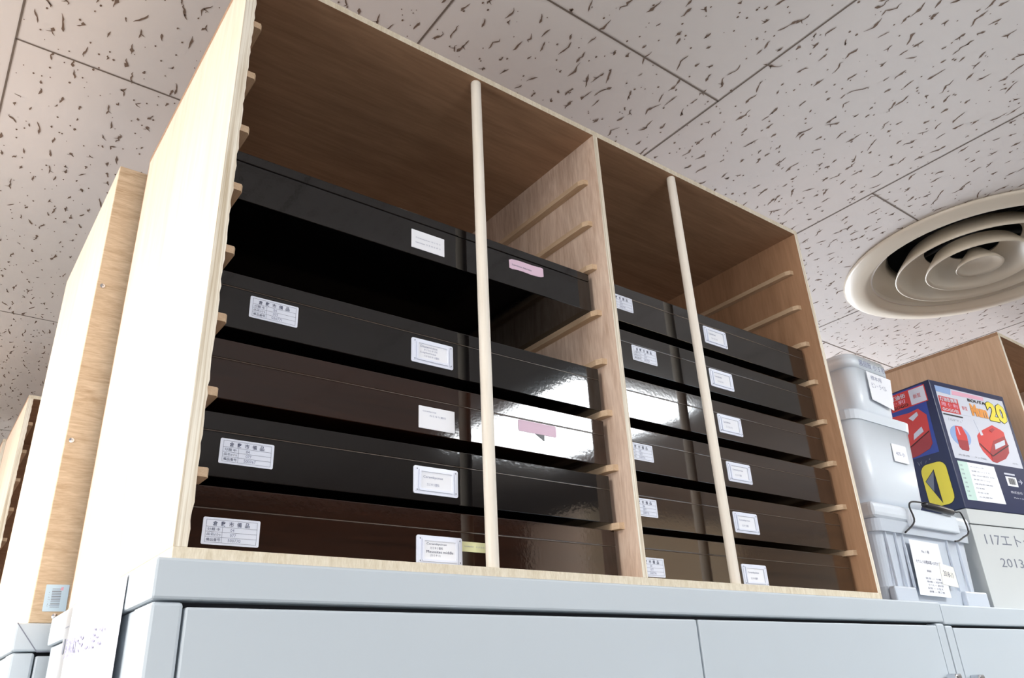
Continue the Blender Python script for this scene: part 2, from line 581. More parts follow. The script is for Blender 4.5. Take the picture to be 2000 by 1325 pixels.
# fissures and pin holes
rnd = random.Random(11)
def blob_strip(pts, ws):
    prev = None
    n = len(pts)
    for i in range(n):
        p = Vector(pts[i])
        d = (Vector(pts[min(i + 1, n - 1)]) - Vector(pts[max(i - 1, 0)]))
        if d.length < 1e-6: d = Vector((0, 1))
        d.normalize()
        nn = Vector((-d.y, d.x)) * ws[i] / 2
        cur = (bm.verts.new((p.x + nn.x, p.y + nn.y, CEIL - 0.0005)), bm.verts.new((p.x - nn.x, p.y - nn.y, CEIL - 0.0005)))
        if prev:
            bm.faces.new((prev[0], prev[1], cur[1], cur[0])).material_index = 1
        prev = cur
cell = 0.0365
x = -0.75
while x < 4.1:
    y = -0.95
    while y < 2.9:
        near = (x - 0.5) ** 2 + (y - 0.3) ** 2 < 3.0
        px = x + rnd.uniform(-0.012, 0.012); py = y + (cell / 2 if int(round((x + 0.75) / cell)) % 2 else 0) + rnd.uniform(-0.014, 0.014)
        sd = ((px + 0.2158) / 0.5365) % 1.0 * 0.5365
        if not in_hole(px, py, 0.33):
            u = rnd.random()
            if u < 0.74 and 0.008 < sd < 0.5285:
                L_ = rnd.choice((0.011, 0.016, 0.021, 0.026, 0.032, 0.040)) * rnd.uniform(0.8, 1.2)
                n = max(5, int(L_ / 0.006) + 1)
                a0 = a = rnd.gauss(0.05, 0.13)
                pts = []; ws = []
                qx, qy = px, py
                pk = rnd.randint(0, n - 1)
                for i in range(n):
                    pts.append((qx, qy))
                    e = math.sin(math.pi * (i + 0.35) / n)
                    w = rnd.uniform(0.0009, 0.0024) * (0.55 + e)
                    if i == pk: w += rnd.uniform(0.001, 0.0045)
                    ws.append(w)
                    a = a0 + rnd.gauss(0, 0.42) if rnd.random() < 0.5 else a + rnd.gauss(0, 0.15)
                    qx += math.sin(a) * L_ / n; qy += math.cos(a) * L_ / n
                ws[0] = ws[-1] = 0.0005
                blob_strip(pts, ws)
                if rnd.random() < 0.22:
                    k0 = pts[n // 2]
                    t = rnd.choice((-1, 1)) * rnd.uniform(0.7, 1.2)
                    blob_strip([k0, (k0[0] + math.sin(t) * 0.004, k0[1] + math.cos(t) * 0.004), (k0[0] + math.sin(t) * 0.009, k0[1] + math.cos(t) * 0.007)], [0.002, 0.0014, 0.0004])
            for _ in range(1 if u < 0.4 else 2 if u > 0.7 else 0):
                cx = px + rnd.uniform(-0.02, 0.02); cy = py + rnd.uniform(-0.02, 0.02)
                r = rnd.uniform(0.0007, 0.0021)
                ph = rnd.uniform(0, 1)
                bm.faces.new([bm.verts.new((cx + r * rnd.uniform(0.7, 1.1) * math.cos(ph + k * math.pi / 3), cy + 1.3 * r * math.sin(ph + k * math.pi / 3), CEIL - 0.0005)) for k in range(6)]).material_index = 1
        y += cell
    x += cell
me_c = bpy.data.meshes.new('ceiling')
bm.to_mesh(me_c); bm.free()
for mm in (M['ceiling'], M['fissure'], M['seam']): me_c.materials.append(mm)
co = bpy.data.objects.new('ceiling', me_c); COL.objects.link(co); tag(co, kind='structure')

# ------------------------------------------------------------------ round air diffuser
t = thing('ceiling_diffuser', (DC[0], DC[1], CEIL), 'large round cream air diffuser set in the ceiling at the right', 'air vent')
b = BM(); lathe(b, [(0.264, 0.0), (0.334, -0.0015), (0.338, -0.006), (0.330, -0.011), (0.306, -0.016), (0.288, -0.017), (0.278, -0.012), (0.250, 0.020), (0.222, 0.040), (0.212, 0.060), (0.208, 0.062), (0.220, 0.042), (0.256, 0.016), (0.264, 0.0)])
obj('outer_ring', b, M['cream_plastic'], t, smooth=True)
def cone(name, r_out, z_lip, r_in, z_top):
    b = BM()
    w = 0.004
    lathe(b, [(r_in, z_top), (r_in + (r_out - r_in) * 0.55, z_top - 0.014), (r_out - 0.012, z_lip + 0.010), (r_out - 0.003, z_lip), (r_out, z_lip + 0.001), (r_out - 0.006, z_lip + 0.014), (r_in + (r_out - r_in) * 0.55, z_top - 0.010), (r_in, z_top + 0.004), (r_in, z_top)])
    obj(name, b, M['cream_plastic'], t, smooth=True)
cone('louvre_ring', 0.206, -0.016, 0.118, 0.052)
cone('louvre_ring', 0.132, -0.020, 0.062, 0.040)
b = BM(); lathe(b, [(0.0001, -0.006), (0.03, -0.008), (0.048, -0.014), (0.056, -0.020), (0.0575, -0.018), (0.050, -0.006), (0.036, 0.01), (0.018, 0.03), (0.0001, 0.032)])
obj('hub', b, M['cream_plastic'], t, smooth=True)
b = BM(); lathe(b, [(0.209, 0.058), (0.216, 0.062), (0.216, 0.19), (0.0001, 0.19)]); obj('duct', b, M['duct'], t)
b = BM()
for k in range(3):
    a = math.pi * k / 3 + 0.4
    c, s = math.cos(a), math.sin(a)
    tube(b, [(-0.21 * c, -0.21 * s, 0.085), (0.21 * c, 0.21 * s, 0.085)], 0.006, 8)
tube(b, [(0, 0, 0.01), (0, 0, 0.085)], 0.008, 8)
obj('bracket', b, M['duct'], t)

# ------------------------------------------------------------------ ceiling lamps (light the room, mirrored in the lacquered boxes)
def ceiling_lamp(x, y, sx, sy, label, s):
    t = thing('ceiling_lamp', (x, y, CEIL), label, 'ceiling light', 'square ceiling lights')
    b = BM()
    ring(b, (Vector((0, 0, 0)), X, Y, -Z), -sx / 2 - 0.02, sx / 2 + 0.02, -sy / 2 - 0.02, sy / 2 + 0.02, 0.01, 0.02, 0.0, 0.03)
    obj('lamp_frame', b, M['steel'], t)
    b = BM(); box(b, -sx / 2, sx / 2, -sy / 2, sy / 2, -0.022, -0.002)
    obj('diffuser_panel', b, M['lamp_on'] if s is None else emit('lit_lamp_panel_soft', (1.0, 0.95, 0.88, 1), s), t)
ceiling_lamp(1.80, -1.46, 0.62, 0.84, 'lit square ceiling light over the aisle in front of the cabinets, towards the right', None)
ceiling_lamp(-1.35, -0.45, 0.62, 0.62, 'lit square ceiling light over the aisle, left of the cabinets', 28.5)
ceiling_lamp(3.7, -0.45, 0.62, 0.62, 'added fill light built as a square ceiling light, rightmost, out of view', 16.0)  # added out of view to brighten the tubs and the case opposite
ceiling_lamp(-1.1, 1.3, 0.62, 0.62, 'lit square ceiling light left of the rear rows', 40.0)


# ------------------------------------------------------------------ steel cabinets
def cabinet(label, x0, x1, y0, y1, top, split, group='grey steel cabinets', handles=True, frame_line=False, lhandle_x=None):
    """front face at y0 (towards the aisle the photographer stands in)"""
    t = thing('steel_cabinet', ((x0 + x1) / 2, (y0 + y1) / 2, 0), label, 'cabinet', group)
    ox, oy = t.location.x, t.location.y
    def L(a, b_, c, d, e, f): return (a - ox, b_ - ox, c - oy, d - oy, e, f)
    b = BM()
    w = 0.025
    box(b, *L(x0, x0 + w, y0 + 0.0, y0 + 0.055, 0.06, top - 0.034), bev=0.003)        # front posts
    box(b, *L(x1 - w, x1, y0, y0 + 0.055, 0.06, top - 0.034), bev=0.003)
    box(b, *L(x0 + 0.004, x0 + 0.008, y0 + 0.05, y1, 0.06, top - 0.034))               # recessed side sheets
    box(b, *L(x1 - 0.008, x1 - 0.004, y0 + 0.05, y1, 0.06, top - 0.034))
    box(b, *L(x0 + 0.008, x1 - 0.008, y1 - 0.004, y1, 0.06, top - 0.034))
    box(b, *L(x0, x1, y0 + 0.01, y1, 0.0, 0.06))
    obj('carcass', b, M['steel'], t, loc=None)
    b = BM(); box(b, *L(x0 - 0.001, x1 + 0.001, y0 - 0.0015, y1, top - 0.0325, top), bev=0.0025)
    tp = obj('top_panel', b, M['steel'], t)
    b = BM(); box(b, *L(x0 + 0.02, x1 - 0.02, y0 + 0.018, y0 + 0.022, 0.06, top - 0.03)); obj('inner_shadow_gap', b, M['steel_dark'], t)
    xs_ = [x0 + w + 0.0015] + [v for sp in split for v in (sp - 0.0015, sp + 0.0015)] + [x1 - w - 0.0015]
    for k in range(0, len(xs_), 2):
        b = BM(); box(b, *L(xs_[k], xs_[k + 1], y0 + 0.0, y0 + 0.016, 0.075, top - 0.0375), bev=0.002)
        d = obj('door', b, M['steel'], t)
        if handles:
            hx = xs_[k + 1] - 0.006 if k == 0 and len(xs_) == 2 else (xs_[k + 1] - 0.012 if k > 0 else xs_[k] + 0.012)
            if lhandle_x is not None and k == 0: hx = lhandle_x
            b = BM()
            box(b, hx - 0.009 - ox, hx + 0.009 - ox, y0 - 0.022 - oy, y0 - 0.004 - oy, top - 0.26, top - 0.112, bev=0.003)
            box(b, hx - 0.007 - ox, hx + 0.007 - ox, y0 - 0.006 - oy, y0 + 0.002 - oy, top - 0.25, top - 0.12)
            obj('handle', b, M['chrome'], d)
    if frame_line:
        b = BM()
        fr = (Vector((x0 - ox, y0 - 0.0016 - oy, top)), X, Z, -Y)
        line(b, fr, (0.0, 0.0), (0.026, -0.033), 0.0012, 0.0002)
        line(b, fr, (0.026, -0.033), (x1 - x0 - 0.026, -0.033), 0.0012, 0.0002)
        obj('mitre_seam', b, M['grey_print'], tp)
    return t

YF = -0.0164
cabinet('grey steel cabinet with two doors under the big case of black specimen boxes', -0.0148, 1.2465, YF, 0.45, B, [0.6225], lhandle_x=0.56)
cabinet('grey steel cabinet at the right edge, under the plastic tubs and cartons', 1.2495, 2.52, YF, 0.45, B - 0.003, [1.89], lhandle_x=1.286)
cabinet('grey steel cabinet backing onto the first one, with mitred top corner at far left', -0.049, 1.21, 0.4705, 0.93, B - 0.004, [0.58], handles=False, frame_line=True)
cabinet('grey steel cabinet under the open empty case of the second row', -0.02, 1.24, 1.63, 2.10, B, [0.6], handles=False)
cabinet('grey steel cabinet of the rearmost row, under its case', -0.03, 1.23, 2.115, 2.58, B, [0.6], handles=False)
cabinet('grey steel cabinet across the aisle under the closed wooden case', 2.3, 3.56, -2.42, -1.96, B, [2.93], handles=False)


# ------------------------------------------------------------------ wooden cases
def batten(bm, x_wall, side, z, y0, y1, w=0.0115, h=0.0085):
    """bar fixed on a side wall, rounded front end"""
    x0, x1 = (x_wall, x_wall + w) if side > 0 else (x_wall - w, x_wall)
    xa, xb = (x0, x1)
    n = [(xa, y0), (xb, y0)]
    if side > 0:
        pts = [(xa, y0), (xb - 0.002, y0), (xb, y0 + 0.003), (xb, y1), (xa, y1)]
    else:
        pts = [(xb, y0), (xa + 0.004, y0 + 0.002), (xa, y0 + 0.011), (xa, y1), (xb, y1)]
    lo = [bm.verts.new((x, y, z)) for x, y in pts]
    hi = [bm.verts.new((x, y, z + h)) for x, y in pts]
    k = len(pts)
    bm.faces.new(lo); bm.faces.new(hi)
    for i in range(k):
        bm.faces.new((lo[i], lo[(i + 1) % k], hi[(i + 1) % k], hi[i]))


TS = [0.083 + 0.0765 * k for k in range(8)]           # batten tops


def rough_edge_panel(bm, x0, x1, y0, y1, z0, z1, seed, jag=0.0012, steps=90):
    """side panel whose sawn front edge is slightly ragged"""
    r = random.Random(seed)
    prev = None
    first = None
    for i in range(steps + 1):
        z = z0 + (z1 - z0) * i / steps
        jx = r.uniform(-jag, jag * 0.4)
        cur = [bm.verts.new(p) for p in ((x0, y0, z), (x1 + jx, y0 + r.uniform(0, 0.0004), z), (x1, y0 + 0.004, z), (x1, y1, z), (x0, y1, z))]
        if prev:
            for k in range(5):
                bm.faces.new((prev[k], prev[(k + 1) % 5], cur[(k + 1) % 5], cur[k]))
        else:
            first = cur
        prev = cur
    bm.faces.new(first); bm.faces.new(prev)


def open_case(label, x0, y0, W, D, H, base, mats, rods=True, battens=True, group='wooden cases on top of the cabinets'):
    t = thing('specimen_case', (x0, y0, base), label, 'wooden case', group)
    tb = 0.012
    b = BM(); box(b, 0, W, 0, D, 0, tb, bev=0.0006); obj('bottom_board', b, mats['edge'], t)
    b = BM(); rough_edge_panel(b, 0, 0.0125, 0, D - 0.0045, tb, H - 0.0095, 3)
    o = obj('side_panel', b, mats['side'], t, mats=[mats['side'], mats['edge_v'], mats['inner']])
    for f in o.data.polygons:
        if f.normal.y < -0.5: f.material_index = 1
        elif f.normal.x > 0.5: f.material_index = 2
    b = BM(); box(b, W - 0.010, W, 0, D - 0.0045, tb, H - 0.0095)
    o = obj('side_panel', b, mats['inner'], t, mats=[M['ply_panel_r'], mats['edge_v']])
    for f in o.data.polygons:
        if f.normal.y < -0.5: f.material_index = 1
    b = BM(); box(b, 0.5525, 0.5615, 0.0, D - 0.0045, tb, H - 0.0095)
    o = obj('divider', b, mats['inner'], t, mats=[M['ply_divider'], mats['edge_v']])
    for f in o.data.polygons:
        if f.normal.y < -0.5: f.material_index = 1
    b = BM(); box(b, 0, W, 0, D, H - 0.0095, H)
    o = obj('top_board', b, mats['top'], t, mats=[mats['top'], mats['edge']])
    for f in o.data.polygons:
        if f.normal.y < -0.5: f.material_index = 1
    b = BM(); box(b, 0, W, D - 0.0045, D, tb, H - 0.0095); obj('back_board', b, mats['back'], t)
    if battens:
        for z in TS:
            for xw, sd, ys in ((0.0125, 1, 0.006), (0.5525, -1, 0.022), (0.5615, 1, 0.010), (W - 0.010, -1, 0.020)):
                b = BM(); batten(b, xw, sd, z - 0.0085, ys, D - 0.01); obj('batten', b, mats['batten'], t)
    if rods:
        for rx, ry in ((0.333, 0.0095), (0.7435, 0.0095)):
            b = BM()
            zz = [tb, tb + 0.001, H - 0.0105, H - 0.0095]
            n = 24
            lathe(b, [(0.0001, zz[0]), (0.0068, zz[0]), (0.0073, zz[1]), (0.0073, zz[2]), (0.0068, zz[3]), (0.0001, zz[3])], n, (rx, ry))
            obj('retaining_rod', b, mats['rod'], t, smooth=True)
    return t


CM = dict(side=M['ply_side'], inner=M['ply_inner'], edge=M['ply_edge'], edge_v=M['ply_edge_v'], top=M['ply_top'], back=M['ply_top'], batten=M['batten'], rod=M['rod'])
CR = dict(CM); CR['side'] = M['ply_right']
open_case('large open plywood case with two white rods in front, full of black specimen boxes', 0, 0, 1.10, 0.452, 0.702, B, CM)
open_case('open plywood case at the right edge, partly behind the blue carton', 1.985, 0.0, 1.10, 0.452, 0.700, B, CR, rods=False)
open_case('narrow glimpse of an open empty case with battens in the second row at far left', -0.005, 1.65, 1.10, 0.452, 0.692, B, CM, rods=False)
open_case('dark sliver of a case in the rearmost row at the left edge', -0.012, 2.125, 1.10, 0.452, 0.700, B, CM, rods=False)


def closed_case(label, x0, y0, W, D, H, base, barcode, face=-1):
    t = thing('specimen_case', (x0, y0, base), label, 'wooden case', 'wooden cases on top of the cabinets')
    b = BM(); box(b, 0, 0.008, 0.005, D, 0, H); obj('side_panel', b, M['ply_side'], t)
    b = BM(); box(b, W - 0.008, W, 0.005, D, 0, H); obj('side_panel', b, M['ply_side'], t)
    b = BM(); box(b, 0.008, W - 0.008, 0.005, D, H - 0.009, H); obj('top_board', b, M['ply_top'], t)
    b = BM(); box(b, 0.008, W - 0.008, 0.005, D, 0.0, 0.012); obj('bottom_board', b, M['ply_edge'], t)
    b = BM(); box(b, 0.0, W, 0, 0.005, 0, H, bev=0.0008); bk = obj('back_board', b, M['ply_back'], t)
    fr = (Vector((0, 0, 0)), X, Z, -Y)
    for sx, sz in ((0.0075, 0.235), (0.008, 0.475), (0.027, 0.008), (W / 2, 0.01), (W / 2, H - 0.01), (W - 0.01, 0.235), (W - 0.01, 0.475)):
        b = BM()
        c = Vector((sx, 0, sz))
        n = 14
        rr = [[b.verts.new(c + Vector((r * math.cos(2 * math.pi * k / n), y, r * math.sin(2 * math.pi * k / n)))) for k in range(n)] for r, y in ((0.0034, 0.0), (0.0034, -0.0008), (0.0012, -0.0012), (0.0008, -0.0004))]
        for a, q in zip(rr, rr[1:]):
            for k in range(n): b.faces.new((a[k], a[(k + 1) % n], q[(k + 1) % n], q[k]))
        b.faces.new(rr[-1])
        obj('screw', b, M['chrome'], bk)
    if barcode:
        lf = (Vector((0.0122, 0, 0.0135)), Vector((1, 0, 0.02)).normalized(), Vector((-0.02, 0, 1)).normalized(), -Y)
        b = BM(); poly(b, lf, rrect(0, 0.0262, 0, 0.0325, 0.001), 0.0, 0.0004)
        bl = obj('barcode_label', b, plain('pale_blue_label', rgb(196, 222, 240), 0.5, var=0.01), bk)
        b = BM()
        r = random.Random(4)
        z = 0.0045
        while z < 0.0275:
            w = r.choice((0.0003, 0.0006, 0.001))
            line(b, lf, (0.0075, z), (0.018, z), w, 0.0006, 0)
            z += w + r.choice((0.0004, 0.0007, 0.0012))
        scribble(b, lf, 0.004, 0.006, 0.0022, 0.0018, 0.0006, 0.0003, 2, 0)
        for zz in range(7):
            scribble(b, lf, 0.0042, 0.008 + zz * 0.0028, 0.0012, 0.0014, 0.0006, 0.0003, 5 + zz, 0)
        poly(b, lf, [(0.0165, 0.0255), (0.0195, 0.0255), (0.0198, 0.0295), (0.017, 0.029)], 0.0004, 0.0007, 1)
        obj('barcode', b, M['grey_print'], bl, mats=[M['grey_print'], M['pink_print']])
    return t


closed_case('plywood case seen from its screwed back with barcode sticker, left of the big case', -0.037, 0.476, 1.10, 0.452, 0.692, B - 0.0032, True)
# case on the row across the aisle, its plain back towards us
t2 = closed_case('closed plywood case on the cabinet across the aisle behind the photographer', 0, 0, 1.10, 0.44, 0.70, B, False)
t2.rotation_euler = (0, 0, math.pi)
t2.location = (3.45, -1.975, B)


# ------------------------------------------------------------------ specimen boxes
FY = 0.033                                     # plane of the box fronts
def specimen_box(x0, w, z0, mat, label, group, seam=0.0205, h=0.0622):
    t = thing('specimen_box', (x0, FY, B + z0), label, 'specimen box', group)
    D = 0.40
    hs = h - seam
    b = BM(); box(b, 0.0, w, 0.0, D, 0.0, hs - 0.0002, bev=0.0008); obj('box_body', b, mat, t)
    b = BM(); box(b, 0.0, w, -0.0003, D, hs + 0.0001, h, bev=0.0010); obj('lid', b, mat, t)
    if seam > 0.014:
        b = BM(); box(b, 0.001, w - 0.001, -0.0002, 0.001, hs - 0.0004, hs + 0.0004); obj('lid_seam_strip', b, M['pale_seam'], t)  # thin strip paler than the lacquer along the lid seam
    return t


def asset_label(t, s0, t0, no, clean=True):
    """printed municipal property label; s0,t0 = lower left corner in box coordinates"""
    w, h = 0.0522, 0.0243
    fr = (Vector((s0, 0, t0)), X, Z, -Y)
    b = BM(); poly(b, fr, rrect(0, w, 0, h, 0.0014), 0.0, 0.0005)
    lab = obj('asset_label', b, M['asset'], t)
    b = BM()
    d = 0.0007
    lw = 0.00022
    for p, q in (((0.003, 0.002), (0.0495, 0.002)), ((0.003, 0.0222), (0.0495, 0.0222)), ((0.003, 0.002), (0.003, 0.0222)), ((0.0495, 0.002), (0.0495, 0.0222)),
                 ((0.003, 0.0068), (0.0495, 0.0068)), ((0.003, 0.0114), (0.0495, 0.0114)), ((0.003, 0.016), (0.0495, 0.016)), ((0.0178, 0.002), (0.0178, 0.016))):
        line(b, fr, p, q, lw, d)
    for k, ch in enumerate('倉敷市備品'):
        text(b, fr, ch, 0.0088 + k * 0.0073, 0.0168, 0.0042, 0.0044, d, 0, 0.01)
    text(b, fr, '分類 中', 0.0045, 0.0123, 0.011, 0.0028, d)
    text(b, fr, '品名(小)', 0.0042, 0.0077, 0.0122, 0.0028, d)
    text(b, fr, '備品番号', 0.0042, 0.0031, 0.0125, 0.0028, d)
    text(b, fr, '04', 0.025, 0.0123, 0.0035, 0.0028, d, 1)
    text(b, fr, '077', 0.025, 0.0077, 0.0054, 0.0028, d, 1)
    text(b, fr, no, 0.0235, 0.0031, 0.0115, 0.0028, d, 1)
    obj('printing', b, M['ink'], lab, mats=[M['ink'], M['ink_pale']])


def name_plate(t, s0, t0, lines, seed=0, w=0.0575, h=0.0308, faint=False):
    """moulded label holder with a card"""
    fr = (Vector((s0, 0, t0)), X, Z, -Y)
    b = BM()
    poly(b, fr, rrect(0, w, 0, h, 0.0022), 0.0, 0.0010)
    ring(b, fr, 0.0066, w - 0.0066, 0.0036, h - 0.0036, 0.0018, 0.0022, 0.0008, 0.0026)
    for sx in (0.0024, w - 0.0052):
        poly(b, fr, rrect(sx, sx + 0.0028, 0.0022, h - 0.0022, 0.001), 0.0008, 0.0019)
    pl = obj('name_plate', b, M['silver'], t)
    b = BM(); poly(b, fr, [(0.0088, 0.0058), (w - 0.0088, 0.0058), (w - 0.0088, h - 0.0058), (0.0088, h - 0.0058)], 0.0009, 0.0013)
    obj('card', b, M['paper'], pl)
    b = BM()
    for sx in (0.0033, w - 0.0041):
        for tz in (0.0032, h - 0.0044):
            poly(b, fr, rrect(sx, sx + 0.0011, tz, tz + 0.0016, 0.0004), 0.0018, 0.0022)
    obj('rivets', b, M['grey_print'], pl)
    b = BM()
    n = len(lines)
    ch = (h - 0.015) / max(n, 1)
    for k, s in enumerate(lines):
        wd = min(w - 0.024, 0.0021 * len(s) * (1.25 if ord(s[0]) > 255 else 1.0))
        text(b, fr, s, 0.012 + (0.0045 if k % 2 else 0), h - 0.0072 - (k + 0.8) * ch, wd, min(0.0033, ch * 0.72), 0.0015)
    obj('handwriting', b, M['ink_pale'] if faint else M['ink'], pl)


def paper_label(t, s0, t0, w, h, lines, mat=None, name='paper_label', r=0.0005, skew=0.0, ink=None):
    fr = (Vector((s0, 0, t0)), Vector((1, 0, skew)).normalized(), Vector((-skew, 0, 1)).normalized(), -Y)
    b = BM(); poly(b, fr, rrect(0, w, 0, h, r), 0.0, 0.0005)
    o = obj(name, b, mat or M['paper'], t)
    if lines:
        b = BM()
        for s, a, c, ww, hh in lines:
            text(b, fr, s, a, c, ww, hh, 0.0007)
        obj('handwriting', b, ink or M['ink_pale'], o)
    return o


ZB = [0.012, 0.083, 0.1595, 0.236, 0.3125, 0.389]
LX, LW = 0.0195, 0.5245
RX, RW = 0.5665, 0.5145
GL = 'specimen boxes in the left bay'
GR = 'specimen boxes in the right bay'
lefts = {}
lefts[0] = specimen_box(LX, LW, ZB[0], M['lac_brown'], 'reddish brown specimen box lowest in the left bay, with yellow note strip beside its nameplate', GL)
lefts[1] = specimen_box(LX, LW, ZB[1], M['lac_black'], 'black specimen box second from the bottom of the left bay, with asset label and nameplate', GL, seam=0.0185)
lefts[2] = specimen_box(LX, LW, ZB[2], M['lac_brown'], 'brown specimen box in the left bay with plain white card and pink tape', GL, seam=0.0205)
lefts[3] = specimen_box(LX, LW, ZB[3], M['lac_black'], 'black specimen box in the left bay, just below the empty slot', GL, seam=0.0165)
lefts[5] = specimen_box(LX, LW, ZB[5], M['lac_black'], 'black specimen box topmost in the left bay, above the empty slot', GL, seam=0.013)

def at(t, x, z):                             # case coordinates to box coordinates
    return x - t.location.x, z - (t.location.z - B)

a = at(lefts[3], 0.0522, 0.2535); asset_label(lefts[3], a[0], a[1] - 0.001, '500771')
a = at(lefts[1], 0.0384, 0.0965); asset_label(lefts[1], a[0], a[1], '500767')
a = at(lefts[0], 0.0312, 0.0215); asset_label(lefts[0], a[0], a[1], '500770')
a = at(lefts[3], 0.2436, 0.2450); name_plate(lefts[3], a[0], a[1], ['Disteniidae', 'ホソカミキリ科', 'Lepturinae', 'ハナカミキリ亜科'], faint=True)
a = at(lefts[1], 0.2475, 0.0908); name_plate(lefts[1], a[0], a[1], ['Cerambycinae', 'カミキリ亜科'], faint=True)
a = at(lefts[0], 0.2515, 0.0158); name_plate(lefts[0], a[0], a[1], ['Cerambycinae', 'カミキリ亜科', 'Mesosites middle', '(カミキリ)'])
a = at(lefts[2], 0.2540, 0.1660); paper_label(lefts[2], a[0], a[1], 0.0482, 0.0265, [('Cerambycinae', 0.005, 0.0195, 0.018, 0.0022), ('カミキリ亜科', 0.014, 0.0148, 0.022, 0.0024)])
a = at(lefts[5], 0.2426, 0.3997); paper_label(lefts[5], a[0], a[1], 0.0482, 0.0262, [('Cerambycinae カミキリ', 0.006, 0.0145, 0.036, 0.0022), ('Lamiinae フトカミキリ', 0.006, 0.008, 0.036, 0.0022)])
a = at(lefts[2], 0.3968, 0.1850)
t = lefts[2]
paper_label(t, a[0], a[1], 0.0608, 0.0148, None, M['pink'], 'pink_tape', r=0.002)
b = BM(); frb = (Vector((a[0], 0, a[1])), X, Z, -Y)
poly(b, frb, [(0.026, 0.0), (0.041, 0.0), (0.0405, -0.008)], 0.0, 0.0004)
obj('dark_triangle', b, M['black_print'], t)  # small dark triangle below the pink tape
# wavy pink tape on the topmost box
t = lefts[5]
a = at(t, 0.3950, 0.4150)
b = BM(); frb = (Vector((a[0], 0, a[1])), X, Z, -Y)
top_ = [(0.061 * k / 12, 0.0158 + 0.0008 * math.sin(2 * math.pi * k / 12) + 0.004 * (k / 12)) for k in range(13)]
bot_ = [(0.061 * k / 12, 0.0003 + 0.0010 * math.sin(2 * math.pi * k / 12 + math.pi) * -1 + 0.004 * (k / 12)) for k in range(13)]
poly(b, frb, bot_[1:-1] + [(0.0605, 0.0055), (0.0605, 0.018)] + top_[1:-1][::-1] + [(0.0005, 0.0145), (0.0005, 0.002)], 0.0, 0.0006)
pt = obj('pink_tape', b, M['pink'], t)
b = BM(); text(b, frb, 'Lamiinae fasciata', 0.005, 0.0075, 0.034, 0.0024, 0.0009); obj('handwriting', b, M['grey_print'], pt)
a = at(lefts[0], 0.3085, 0.0328); paper_label(lefts[0], a[0], a[1], 0.046, 0.0108, [('Cerambycinae', 0.003, 0.0048, 0.013, 0.0018), ('ハナカミキリ', 0.019, 0.0045, 0.017, 0.0022)], M['yellowtape'], 'yellow_note_strip')

names_r = ['lowest in the right bay', 'second from the bottom of the right bay', 'third from the bottom of the right bay', 'fourth from bottom of the right bay, lacking an asset label',
           'fifth from the bottom of the right bay', 'topmost in the right bay']
mats_r = [M['lac_umber'], M['lac_umber'], M['lac_brown_gloss'], M['lac_brown_gloss'], M['lac_black_gloss'], M['lac_black_gloss']]
cols_r = ['umber brown', 'umber brown', 'dark brown', 'dark brown', 'black', 'black']
seams_r = [0.0195, 0.0205, 0.020, 0.0205, 0.019, 0.0185]
asset_x = [0.5775, 0.5775, 0.583, None, 0.6182, 0.5795]
asset_z = [0.0192, 0.0975, 0.1755, None, 0.3300, 0.4095]
plate_x = [0.7925, 0.7925, 0.797, 0.7945, 0.7925, 0.7955]
plate_z = [0.0155, 0.0915, 0.1690, 0.2460, 0.3230, 0.4000]
txt_r = [['Cerambycinae', 'カミキリ亜科'], ['Cerambycinae', 'カミキリ亜科'], ['Cerambycinae', 'カミキリ亜科'], ['Lamiinae', 'フトカミキリ'], ['Lamiinae', 'フトカミキリ'], ['Lamiinae', 'フトカミキリ']]
for k in range(6):
    t = specimen_box(RX, RW, ZB[k], mats_r[k], '%s glossy specimen box %s' % (cols_r[k], names_r[k]), GR, seam=seams_r[k])
    if asset_x[k] is not None:
        a = at(t, asset_x[k], asset_z[k]); asset_label(t, a[0], a[1], '5007%02d' % (74 + k))
    a = at(t, plate_x[k], plate_z[k]); name_plate(t, a[0], a[1], txt_r[k], faint=True)

# ------------------------------------------------------------------ notice hanging on the cabinet side
XS = -0.0158
t = thing('paper_notice', (XS, 0.19, B - 0.12), 'white handwritten notice sheet hanging on the left side of the cabinet under the big case', 'notice')
fr = (Vector((0, 0.115, 0.118)), -Y, Z, -X)     # s runs from the back edge towards the front
b = BM()
hh = 0.297
cols = 10
def bow(s): return 0.0012 + 0.003 * math.sin(math.pi * s)
prev = None
for k in range(cols + 1):
    s = k / cols
    cur = [b.verts.new(frame_pt(fr, s * 0.238, 0, bow(s))), b.verts.new(frame_pt(fr, s * 0.234 - 0.0, -hh, bow(s))), b.verts.new(frame_pt(fr, s * 0.234, -hh, bow(s) + 0.0004)), b.verts.new(frame_pt(fr, s * 0.238, 0, bow(s) + 0.0004))]
    if prev:
        for i in range(4): b.faces.new((prev[i], prev[(i + 1) % 4], cur[(i + 1) % 4], cur[i]))
    else: b.faces.new(cur)
    prev = cur
b.faces.new(prev[::-1])
sheet = obj('sheet', b, M['paper'], t, smooth=False)
b = BM()
text(b, fr, '昆虫標本カミキリムシ目－エT', 0.02, -0.056, 0.175, 0.021, 0.0054, 0, 0.02)
obj('faint_print', b, M['ink_faint'], sheet)
b = BM()
text(b, fr, '科別', 0.022, -0.094, 0.034, 0.016, 0.0054, 0, 0.02)
obj('faint_print', b, M['ink_faint'], sheet)
b = BM()
text(b, fr, 'カニニ天号室', 0.03, -0.150, 0.13, 0.022, 0.0052, 0, 0.02)
obj('bold_print', b, M['ink_dark'], sheet)
b = BM()
poly(b, fr, [(-0.034, -0.006), (-0.030, 0.0), (0.0, 0.0), (0.006, 0.0), (0.006, -hh), (-0.034, -hh)], 0.0004, 0.0009)
obj('clear_sleeve', b, M['film'], t)
b = BM()
line(b, fr, (-0.030, -0.020), (-0.006, -0.020), 0.0015, 0.0012)
